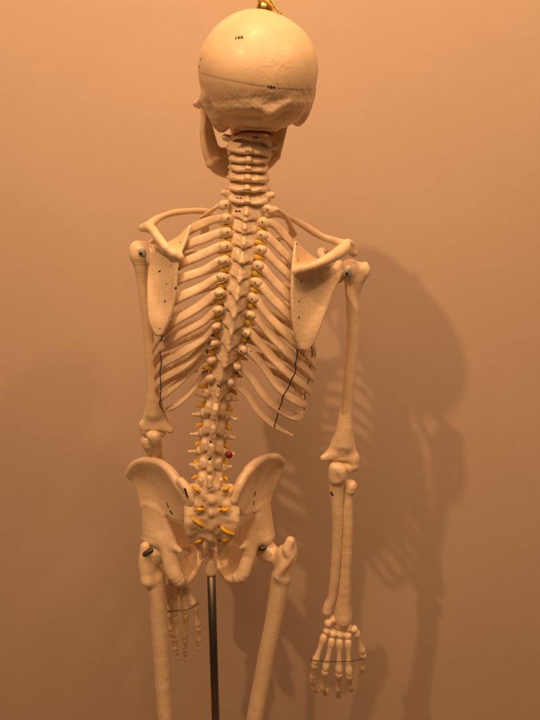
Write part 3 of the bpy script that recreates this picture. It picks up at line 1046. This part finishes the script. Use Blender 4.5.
SR.grid([[G(295.5, 243, .803, 2.0), G(306, 253, .822, 1.5), G(318, 262, .846, 2.2)],
         [G(294, 258, .794, 1.8), G(307, 262, .820, 1.2), G(325, 266, .856, 3.2)],
         [G(293, 272, .788, 1.9), G(308, 276, .812, 1.2), G(336, 276, .868, 4.2)],
         [G(292, 292, .786, 1.9), G(309, 297, .811, 1.2), G(330, 290, .843, 4.2)],
         [G(293, 312, .787, 2.0), G(309, 316, .806, 1.2), G(323.5, 309, .822, 3.8)],
         [G(296, 332, .790, 2.2), G(307, 333, .797, 1.5), G(316.5, 329, .809, 3.4)],
         [G(301, 347, .795, 2.6), G(306, 348, .797, 2.4), G(311, 343, .802, 2.6)]], k=.003)
SR.ell(at(339, 272, .876), (.010, .011, .017), k=.008)
crest = [G(296, 271, .787, 1.6), G(303, 269, .783, 2.6), G(313, 266, .783, 3.8), G(325, 260.5, .793, 5.0), G(337, 254, .816, 5.6), G(345, 249, .838, 5.4)]
SR.chain(crest, k=.004)
bas = [G(297, 270, .790, 1.6), G(307, 267, .810, 1.4), G(317, 265, .832, 1.6), G(328, 264, .855, 2.2)]
for i in range(3):
    SR.quad(crest[i][0], crest[i + 1][0], bas[i + 1][0], bas[i][0], 1.8 * .0014, 1.8 * .0014, .0022, .0022, k=.006)
SR.grid([[G(347.5, 243, .846, 4.2), G(351, 244.5, .858, 3.8), G(354.5, 250, .872, 3.6)],
         [G(337, 253.5, .820, 4.4), G(346, 251, .845, 4.4), G(354, 254, .864, 3.4)]], k=.006)
SR.chain([G(325, 262, .856, 4), G(320, 252, .884, 3.8), G(327, 252, .905, 3.2)], k=.006)
bone_obj('scapula', SR, skel, strokes=[([(296.6, 243.8)], .9), ([(298.5, 260)], .9), ([(301.3, 281.3)], 1.0), ([(299, 301.2)], 1.0), ([(299, 317)], 1.0), ([(289.5, 301.5)], .8), ([(298.5, 318)], .6)])

for pts in ([(152, 223, .868, 4.2), (160, 217.5, .888, 3.4), (173, 213, .91, 3.2), (190, 211, .925, 3.3), (205, 211.5, .938, 3.4), (216, 216, .945, 4.0), (225, 224, .946, 5.0)],
            [(347, 245, .870, 4.4), (337, 241.5, .884, 3.8), (324, 237.5, .898, 3.8), (314, 232, .912, 3.9), (303, 225, .925, 3.6), (290, 218, .936, 3.4), (275, 214, .942, 3.6), (262, 217, .944, 4.2), (248, 224, .946, 5.0)]):
    q = spline([list(at(a, b_, c_)) + [d_ * .00145] for a, b_, c_, d_ in pts], 60)
    rr = q[:, 3] * (1 + .07 * np.sin(np.linspace(0, 19, 60)))
    tv, tf = tube(q[:, :3], rr * .92, rr, seg=16)
    link('clavicle', tv, tf, M_BONE, skel)

# ------------------------------------------------------------------ arms
HL = Bone(0.0012)
HL.ell(at(145, 252, .874), (.0150, .0165, .0155), k=.008)
HL.ell(at(136.5, 252, .872), (.0105, .0125, .0150), k=.010)
HL.chain([G(140, 258, .872, 9.0), G(141, 268, .872, 7.0), G(143, 285, .874, 5.6), G(147, 320, .878, 5.2), G(150.5, 360, .882, 5.4), G(153, 392, .885, 6.0), G(154.5, 412, .887, 7.2)], k=.006)
HL.tri(*[x[0] for x in (G(154, 398, .887, 1), G(143.5, 426, .888, 1), G(168, 428, .888, 1))], .0070, .0058, .0050, k=.010)
HL.chain([G(143, 424, .888, 3.6), G(145, 432, .890, 4.4), G(152, 433, .895, 4.6), G(161, 433, .893, 4.6)], k=.005)
HL.chain([G(162, 425, .888, 4), G(170.5, 430, .884, 3.4)], k=.006)
HL.ell(at(154.5, 426, .868), (.0075, .010, .0085), k=.004, cut=True)
hl = bone_obj('humerus', HL, skel)
HR = Bone(0.0012)
HR.ell(at(350, 270, .882), (.0150, .0165, .0165), k=.006)
HR.ell(at(361, 272, .884), (.0120, .0130, .0145), k=.006)
HR.chain([G(365.5, 265, .882, 3.2), G(366.5, 271, .880, 3.8), G(362, 276, .880, 3.4)], k=.004)
HR.chain([G(354, 280, .885, 10.0), G(353, 292, .886, 8.2), G(353, 312, .887, 6.8), G(352.5, 340, .888, 6.1), G(350, 375, .890, 5.9), G(347, 405, .892, 6.1), G(344.5, 428, .893, 7.6), G(342.5, 444, .893, 8.6)], k=.006)
HR.tri(*[x[0] for x in (G(345, 428, .893, 1), G(328, 456, .893, 1), G(354, 458, .893, 1))], .0080, .0055, .0075, k=.010)
HR.chain([G(334, 453, .892, 5), G(323.5, 458, .888, 3.6)], k=.006)
HR.chain([G(354, 457, .893, 4.6), G(353, 466, .895, 6.0), G(343, 466, .899, 5.8), G(333, 464, .898, 5.4)], k=.006)
HR.ell(at(342, 456, .872), (.0085, .011, .0095), k=.005, cut=True)
hr = bone_obj('humerus', HR, skel)

for who, px, py, Y, Yt in ((hl, 141.5, 253.5, .855, .872), (hr, 347.5, 273.5, .858, .885)):
    # the grey fixing plate with its dark screw at the shoulder joint
    a = at(px, py, Y)
    bxv, bxf = tube(np.array([a + (-.0030, .004, 0), a + (.0034, .004, 0)]), .0030, .0064, np.array([(0, 1.0, .1)] * 2), seg=20)
    sv, sf = tube(np.array([a + (-.001, .0025, 0), a + (-.001, -.0012, 0)]), .0020, seg=14)
    lv, lf = tube(np.array([a + (0, .004, 0), at(px, py, Yt)]), .0030, seg=12)
    vv, ff, mi = join([(bxv, bxf, 0), (sv, sf, 1), (lv, lf, 0)])
    link('joint_plate', vv, ff, [M_PLATE, M_INK], who, mi)


def long_bone(name, rows, parent, extra=None, strokes=(), h=.0011):
    b = Bone(h)
    b.chain([G(*r) for r in rows], k=.005)
    if extra:
        extra(b)
    return bone_obj(name, b, parent, strokes=strokes)


def ul_l(b):
    b.chain([G(151.5, 435, .879, 4.6), G(156.5, 436, .877, 4.8), G(156, 441, .880, 4.6)], k=.005)
    b.chain([G(156, 441, .888, 5), G(159, 446, .905, 3.4)], k=.004)


ulna_l = long_bone('ulna', [(154, 437, .880, 5.2), (155, 446, .893, 6.0), (157, 456, .912, 5.4), (159, 468, .938, 4.8), (163, 500, .962, 4.2), (168, 540, .972, 3.6), (173, 566, .975, 3.6)], skel, ul_l)
rad_l = long_bone('radius', [(147, 441, .895, 6.2), (148, 444, .895, 6.0), (149, 451, .902, 3.8), (152, 458, .922, 4.2), (153, 470, .946, 4.6), (158, 505, .965, 4.4), (164, 540, .975, 5.0), (167, 562, .978, 7.2), (168, 567, .978, 7.4)], skel)


def ul_r(b):
    b.chain([G(334.5, 468, .878, 6.0), G(340, 470, .876, 6.6), G(340.5, 477, .878, 6.0), G(335, 478, .880, 6.4), G(334.5, 470, .878, 6.0)], k=.005)
    b.chain([G(341, 477, .888, 6), G(345, 483, .902, 3.6)], k=.004)


ulna_r = long_bone('ulna', [(338, 470, .882, 7), (336.5, 484, .889, 7.4), (337, 500, .890, 6.4), (337.6, 525, .892, 5.4), (336, 560, .897, 4.6), (332, 595, .903, 4.1), (328, 606, .905, 4.6), (327, 611, .905, 4.8)], skel, ul_r, strokes=[([(331, 492), (332.5, 495.5)], 1.6)])
rad_r = long_bone('radius', [(350.5, 486, .889, 6.6), (350, 488.5, .889, 6.4), (348.8, 495, .890, 4.4), (347.8, 510, .892, 5.0), (347.5, 535, .894, 5.3), (346, 565, .898, 5.5), (344.5, 592, .903, 6.6), (343, 606, .906, 8.2), (343, 614, .907, 9.2), (343, 618, .907, 9.0)], skel)


# ------------------------------------------------------------------ hands
def digit(name, a, b_, r, parent):
    """a small long bone with knuckle ends between two world points"""
    n_ = 16
    t = np.linspace(0, 1, n_)
    q = a[None] * (1 - t[:, None]) + b_[None] * t[:, None]
    rad = r * np.interp(t, [0, .08, .25, .5, .75, .9, 1], [.95, 1.04, .76, .64, .74, 1.06, .92])
    tv, tf = tube(q, rad, seg=12)
    return link(name, tv, tf, M_BONE, parent)


def hand(carpals, rays, cordpts):
    b = Bone(.0010)
    for px, py, Y, r in carpals:
        p, rr = G(px, py, Y, r)
        b.ell(p, (rr * 1.12, rr * 1.15, rr * 1.0), k=.0012, rot=rotm(rng.uniform(-40, 40), rng.uniform(-40, 40), rng.uniform(-40, 40)))
    h = bone_obj('hand', b, skel, noise=.0004, nscale=160)
    for ray in rays:
        P = [at(q[0] + rng.normal() * .5 * (j > 0), q[1] + rng.normal() * .7 * (j > 0), q[2]) for j, q in enumerate(ray)]
        for i in range(len(P) - 1):
            a, c = P[i], P[i + 1]
            d = (c - a) / np.linalg.norm(c - a)
            r = ray[i][3] * mpp(a) * 1.12
            r *= 1 + rng.normal() * .05
            digit('metacarpal' if i == 0 else 'phalanx', a + d * r * .55, c - d * r * .75, r, h)
    q = spline([at(*c) for c in cordpts], 40)
    tv, tf = tube(q, .0006, seg=8)
    link('hand_cord', tv, tf, M_WIRE, h)
    return h


hand([(328, 623, .902, 3.6), (333, 619, .906, 3.6), (340, 625, .908, 4.4), (348, 627, .908, 4.2), (326.5, 631, .902, 3.4), (333, 633, .904, 3.8), (340, 634, .904, 4.0), (347.5, 635, .905, 3.8), (354, 629, .907, 3.6)],
     [[(324.5, 635, .900, 3.3), (314, 662, .893, 3.0), (312.5, 678, .912, 2.6), (314.5, 689, .935, 2.2), (317, 692, .955, 2.0)],
      [(332, 639, .899, 3.4), (325, 670, .893, 3.2), (323.5, 688, .918, 2.7), (325.5, 694, .948, 2.4), (328, 690, .965, 2.0)],
      [(339.5, 640, .899, 3.5), (338.5, 673, .893, 3.3), (338, 691, .922, 2.8), (338.5, 696, .955, 2.4), (340, 690, .972, 2.1)],
      [(348, 640, .900, 3.5), (349, 675, .894, 3.4), (351, 687, .922, 2.8), (352, 690, .950, 2.4), (351, 684, .966, 2.1)],
      [(356, 631, .908, 3.4), (363, 653, .915, 3.0), (362, 669, .935, 2.6), (359, 676, .955, 2.2)]],
     [(309, 659, .888), (317, 660.5, .886), (327, 661.5, .888), (334, 661.5, .886), (344, 661.5, .886), (353, 661, .890), (363, 658.5, .905)])
hand([(170, 574, .960, 3.6), (176, 573, .962, 3.6), (180, 579, .962, 3.8), (172, 580, .960, 3.6), (177, 585, .962, 3.6), (183, 586, .962, 3.4), (169, 586, .960, 3.4)],
     [[(170, 588, .958, 3.2), (169, 612, .955, 2.9), (170, 630, .962, 2.6), (172, 642, .972, 2.2), (174, 650, .98, 1.9)],
      [(175, 589, .956, 3.2), (174.5, 616, .953, 3.0), (175, 638, .960, 2.7), (176.5, 650, .970, 2.3), (177.5, 658, .98, 2.0)],
      [(181, 589, .958, 3.2), (186, 615, .955, 3.0), (185.5, 638, .962, 2.7), (185, 652, .972, 2.3), (185, 661, .98, 2.0)],
      [(186, 588, .960, 3.2), (196, 605, .957, 2.9), (198, 626, .964, 2.5), (198.5, 640, .974, 2.2), (198.3, 649, .98, 1.9)]],
     [(166, 611, .948), (171, 611, .946), (180, 610.5, .946), (190, 608.5, .948), (199, 603, .950)])

# ------------------------------------------------------------------ pelvis
PL = Bone(0.0012)
PL.grid([[G(128, 474, .940, 3.6), G(134.5, 464.5, .925, 3.6), G(146, 460.5, .905, 3.6), G(159, 462.5, .888, 4.0), G(170, 471, .872, 4.6), G(178, 483, .860, 5.2), G(188, 497, .851, 5.6)],
         [G(134, 481, .942, 2.6), G(141, 475, .928, 1.8), G(150, 474, .912, 1.7), G(160, 477, .898, 1.8), G(169, 484, .884, 2.4), G(177, 493, .871, 4.0), G(187, 505, .858, 5.0)],
         [G(139.5, 490, .938, 2.8), G(145, 487, .928, 1.7), G(152.5, 488, .916, 1.6), G(160, 492, .904, 1.7), G(167, 498, .893, 2.2), G(175, 505, .880, 3.2), G(185, 513, .866, 4.4)],
         [G(144, 505, .930, 3.8), G(148, 503, .924, 2.8), G(154, 503, .914, 2.6), G(160, 506, .905, 2.6), G(166, 511, .896, 2.8), G(174, 515.5, .884, 3.2), G(184, 519, .872, 3.8)]], k=.006)
PL.grid([[G(145, 506, .928, 4.0), G(150, 506, .918, 4.4), G(157, 509, .907, 4.4), G(164, 515, .897, 3.4)],
         [G(148, 522, .922, 5.5), G(152, 522, .912, 6.0), G(158, 524, .903, 6.0), G(165, 525, .895, 4.2)],
         [G(150, 538, .918, 8.0), G(154, 538, .910, 9.0), G(160, 540, .900, 9.0), G(170, 540, .890, 5.6)]], k=.008)
PL.chain([G(164, 538, .895, 8.0), G(168, 550, .888, 8.0), G(171, 562, .882, 8.0), G(175, 573, .878, 8.2), G(179, 579, .878, 6.6)], k=.008)
PL.grid([[G(179, 581, .880, 5.0), G(185, 582, .888, 3.6), G(191, 577, .906, 3.2), G(197, 568, .926, 3.0), G(200, 561, .945, 3.6)],
         [G(172, 567, .884, 4.4), G(180, 570, .910, 1.8), G(187, 568, .930, 1.6), G(193, 563, .946, 1.8), G(199, 556, .956, 3.4)],
         [G(168, 552, .890, 4.4), G(176, 558, .920, 2.2), G(184, 559, .945, 2.0), G(191, 556, .960, 2.4), G(203, 552, .968, 4.4)]], k=.006)
PL.grid([[G(165, 519, .899, 2.6), G(176, 523, .930, 2.0), G(187, 530, .965, 2.6)],
         [G(168, 546, .892, 3.0), G(178, 547, .925, 2.0), G(189, 545, .965, 3.0)]], k=.006)
PL.chain([G(173, 546, .884, 4.5), G(180.5, 551, .876, 2.2)], k=.006)
PL.chain([G(152, 535, .925, 7.0), G(170, 540, .955, 5.0), G(190, 546, .972, 5.0), G(206, 550, .972, 6.0)], k=.008)
PL.ell(at(150, 553, .895), (.015, .018, .016), k=.004, cut=True)
PL.chain([G(181, 481, .852, 3.4), G(187, 489, .846, 4.2), G(192, 498, .843, 4.4), G(190.5, 505, .848, 4.0)], k=.006)
bone_obj('hip_bone', PL, skel, strokes=[([(184.6, 488.5), (185.6, 491), (186.8, 494.5), (187.6, 497.5)], 1.2), ([(166.6, 503), (168.8, 507.5)], .8), ([(170, 510.5), (172.5, 514)], 1.1)], noise=.0005, nscale=45)
PR = Bone(0.0012)
PR.grid([[G(234, 499, .850, 5.4), G(240, 484, .858, 5.6), G(247, 472, .868, 5.4), G(256, 463, .882, 4.6), G(266, 458, .900, 3.8), G(277, 457, .922, 3.4), G(282.5, 461.5, .940, 3.4)],
         [G(238, 506, .858, 5.0), G(245, 494, .870, 3.6), G(252, 484, .884, 2.2), G(259.5, 476, .900, 1.8), G(268, 470, .918, 1.7), G(276, 467, .936, 1.9), G(280.5, 469, .946, 2.6)],
         [G(241, 511, .866, 4.0), G(248, 503, .880, 2.8), G(254, 495, .894, 1.9), G(260, 488, .908, 1.7), G(266, 482, .924, 1.6), G(271.5, 479, .936, 2.0), G(275, 481, .942, 2.6)],
         [G(245, 513, .874, 3.4), G(251, 511, .885, 2.8), G(256, 507, .896, 2.4), G(260, 502, .908, 2.4), G(264, 497, .920, 2.4), G(267, 494, .930, 2.6), G(269, 495, .936, 3.0)]], k=.006)
PR.grid([[G(255, 510, .894, 3.2), G(259, 508, .904, 4.0), G(263.5, 504, .916, 4.0), G(267, 500, .930, 3.4)],
         [G(257, 523, .896, 4.0), G(260, 522, .904, 5.4), G(264, 520, .914, 5.4), G(267.5, 518, .924, 4.4)],
         [G(252, 538, .895, 5.2), G(258, 538, .902, 8.0), G(264, 537, .910, 8.6), G(268, 535, .920, 7.0)]], k=.008)
PR.chain([G(255, 536, .898, 7.0), G(250, 549, .890, 7.4), G(246.5, 562, .884, 7.2), G(243, 573, .880, 7.4), G(238, 577, .880, 6.4)], k=.008)
PR.grid([[G(243, 578, .882, 5.0), G(237, 580, .888, 3.6), G(229, 579, .902, 3.2), G(222, 572, .922, 3.0), G(217, 562, .945, 3.6)],
         [G(246, 564, .888, 4.4), G(238, 566, .915, 1.8), G(230, 566, .935, 1.6), G(223, 561, .950, 1.8), G(216, 556, .960, 3.4)],
         [G(249, 549, .893, 4.4), G(242, 548, .930, 2.2), G(234, 547, .955, 2.0), G(226, 547, .965, 2.4), G(215, 551, .970, 4.4)]], k=.006)
PR.grid([[G(257, 516, .897, 2.6), G(248, 522, .930, 2.0), G(238, 530, .965, 2.6)],
         [G(252, 546, .894, 3.0), G(245, 546, .925, 2.0), G(237, 545, .965, 3.0)]], k=.006)
PR.chain([G(246, 545, .888, 4.5), G(240.5, 548, .880, 2.4)], k=.006)
PR.chain([G(264, 535, .925, 6.5), G(250, 540, .955, 5.0), G(230, 546, .972, 5.0), G(213, 550, .972, 6.0)], k=.008)
PR.ell(at(272, 552, .905), (.014, .018, .016), k=.004, cut=True)
PR.chain([G(234.5, 499, .845, 4.6), G(239, 487, .848, 5.0), G(245, 475, .858, 4.2)], k=.006)
bone_obj('hip_bone', PR, skel, strokes=[([(255, 491.5), (254.6, 496)], .8), ([(253.9, 501), (253.6, 505)], .9)], noise=.0005, nscale=45)

# ------------------------------------------------------------------ thigh bones
FL = Bone(0.0013)
FL.ell(at(160, 551, .908), (.0165, .0165, .0165), k=.006)
FL.chain([G(158, 553, .906, 9.0), G(150, 562, .900, 9.0), G(151, 575, .900, 9.0)], k=.010)
FL.chain([G(145.5, 547, .896, 5.4), G(145.5, 562, .892, 6.8), G(147.5, 578, .890, 7.0)], k=.008)
FL.ell(at(147.5, 581, .884), (.0085, .008, .010), k=.008)
FL.chain([G(155, 578, .900, 9.8), G(158, 600, .900, 8.8), G(159.5, 630, .902, 8.3), G(162.5, 680, .905, 7.8), G(166, 730, .908, 7.7), G(172, 830, .915, 8.8), G(177, 930, .925, 13), G(178, 950, .93, 18)], k=.008)
FL.chain([G(166, 956, .928, 15), G(190, 956, .928, 15)], k=.01)
fl_ = bone_obj('femur', FL, skel, noise=.0003, nscale=45)
FR = Bone(0.0013)
FR.ell(at(266, 550, .918), (.0165, .0165, .0165), k=.006)
FR.chain([G(267, 551, .916, 8.6), G(278, 558, .906, 8.0), G(284, 566, .902, 9.0)], k=.010)
FR.chain([G(290.5, 541, .896, 4.6), G(291, 551, .894, 6.4), G(287, 562, .894, 8.2), G(283, 574, .896, 9.0)], k=.007)
FR.chain([G(281, 571, .886, 4.6), G(279, 577.5, .884, 4.6)], k=.006)
FR.chain([G(277, 575, .882, 4.0), G(283, 567, .880, 4.4), G(290, 557, .881, 4.6), G(287, 550, .882, 5.0), G(290.5, 541, .886, 4.6)], k=.006)
FR.ell(at(284, 556, .898), (.0145, .016, .020), k=.008)
FR.chain([G(281, 578, .898, 10.0), G(276.5, 602, .900, 8.8), G(271, 632, .902, 8.2), G(262.5, 676, .905, 8.2), G(252.5, 730, .908, 8.4), G(234, 830, .915, 9.2), G(216, 930, .925, 13), G(213, 950, .93, 18)], k=.008)
FR.chain([G(202, 956, .928, 15), G(226, 956, .928, 15)], k=.01)
fr_ = bone_obj('femur', FR, skel, noise=.0003, nscale=45)
for who, px, py, Y, Yt, tilt in ((fl_, 147, 553, .872, .905, .8), (fr_, 264, 548, .886, .915, .3)):
    a = at(px, py, Y)
    d = np.array([math.cos(tilt), 0.1, math.sin(tilt) * .6])
    hv, hf = tube(np.array([a - d * .004, a + d * (.009 if who is fl_ else .001)]), .0048 if who is fl_ else .0038, seg=16)
    lv, lf = tube(np.array([a + (0, .001, 0), at(px, py, Yt)]), .0040, seg=12)
    sv, sf = tube(np.array([a - d * .0042, a - d * .0062]), .0034, seg=12)
    vv, ff, mi = join([(hv, hf, 0), (lv, lf, 0), (sv, sf, 1)])
    link('joint_screw', vv, ff, [M_IRON, M_INK], who, mi)

# ================================================================== the pole
top = at(211, 566, .892)
bot = np.array([top[0] - .0, top[1] + .006, 0.0])
stand = bpy.data.objects.new('stand', None)
C.objects.link(stand)
stand.location = bot
stand.empty_display_size = .1
WORLD[stand.name] = Vector(bot)
stand['label'] = 'dark steel pole standing upright under the tailbone between the thigh bones'
stand['category'] = 'stand'
v, f = tube(np.array([bot + (0, 0, .02), bot * .5 + top * .5, top]), .0072, seg=28, caps=False)
link('pole', v, f, pole_material(), stand)
v, f = tube(np.array([at(211.2, 561, .8905), at(211, 571, .8905)]), .0096, seg=24)
link('socket', v, f, M_BONE, stand)
v, f = tube(np.array([bot + (0, 0, .004), bot + (0, 0, .022), bot + (0, 0, .030)]), np.array([.17, .17, .03]), seg=40, caps=False)
link('foot_plate', v, f, M_STEEL, stand)

# ================================================================== lamps, world, camera
def lamp(name, loc, power, col, size, target):
    d = bpy.data.lights.new(name, 'AREA')
    d.shape = 'DISK'; d.size = size; d.energy = power; d.color = col
    o = bpy.data.objects.new(name, d)
    C.objects.link(o)
    o.location = loc
    o.rotation_euler = (Vector(target) - Vector(loc)).to_track_quat('-Z', 'Y').to_euler()
    return o


WARM = (1.0, 0.535, 0.255)
lamp('ceiling_lamp', (-0.95, -0.42, CAM_Z + 1.53), 22.5, WARM, 0.055, (0, .95, 1.2))
lamp('ceiling_lamp', (1.30, -0.02, CAM_Z + 1.85), 15, WARM, 0.12, (0, .95, 1.2))
lamp('overhead_fill', (0.10, -0.35, CAM_Z + 1.62), 36, WARM, 1.7, (0.1, .95, 1.15))  # added wide fill light, not a known fixture: top light without sharp shadows
lamp('ceiling_spot', (-0.10, 0.60, CAM_Z + 1.60), 9, WARM, 0.14, (0, .85, 1.2))

w = bpy.data.worlds.new('World')
scene.world = w
w.use_nodes = True
bg = w.node_tree.nodes['Background']
bg.inputs['Color'].default_value = (1.0, 0.54, 0.30, 1)
bg.inputs['Strength'].default_value = 0.085

cd = bpy.data.cameras.new('camera')
cam = bpy.data.objects.new('camera', cd)
C.objects.link(cam)
cam.location = (0, 0, CAM_Z)
cam.rotation_euler = (math.radians(90) - PITCH, 0, 0)
cd.sensor_fit = 'VERTICAL'
cd.sensor_height = 24
cd.lens = 24 * FOC / 720
cd.clip_start = 0.02
cd.clip_end = 100
scene.camera = cam
scene.render.resolution_x, scene.render.resolution_y = 768, 1024
vs = scene.view_settings
vs.view_transform = 'Standard'
vs.look = 'None'
vs.exposure = 0
vs.gamma = 1
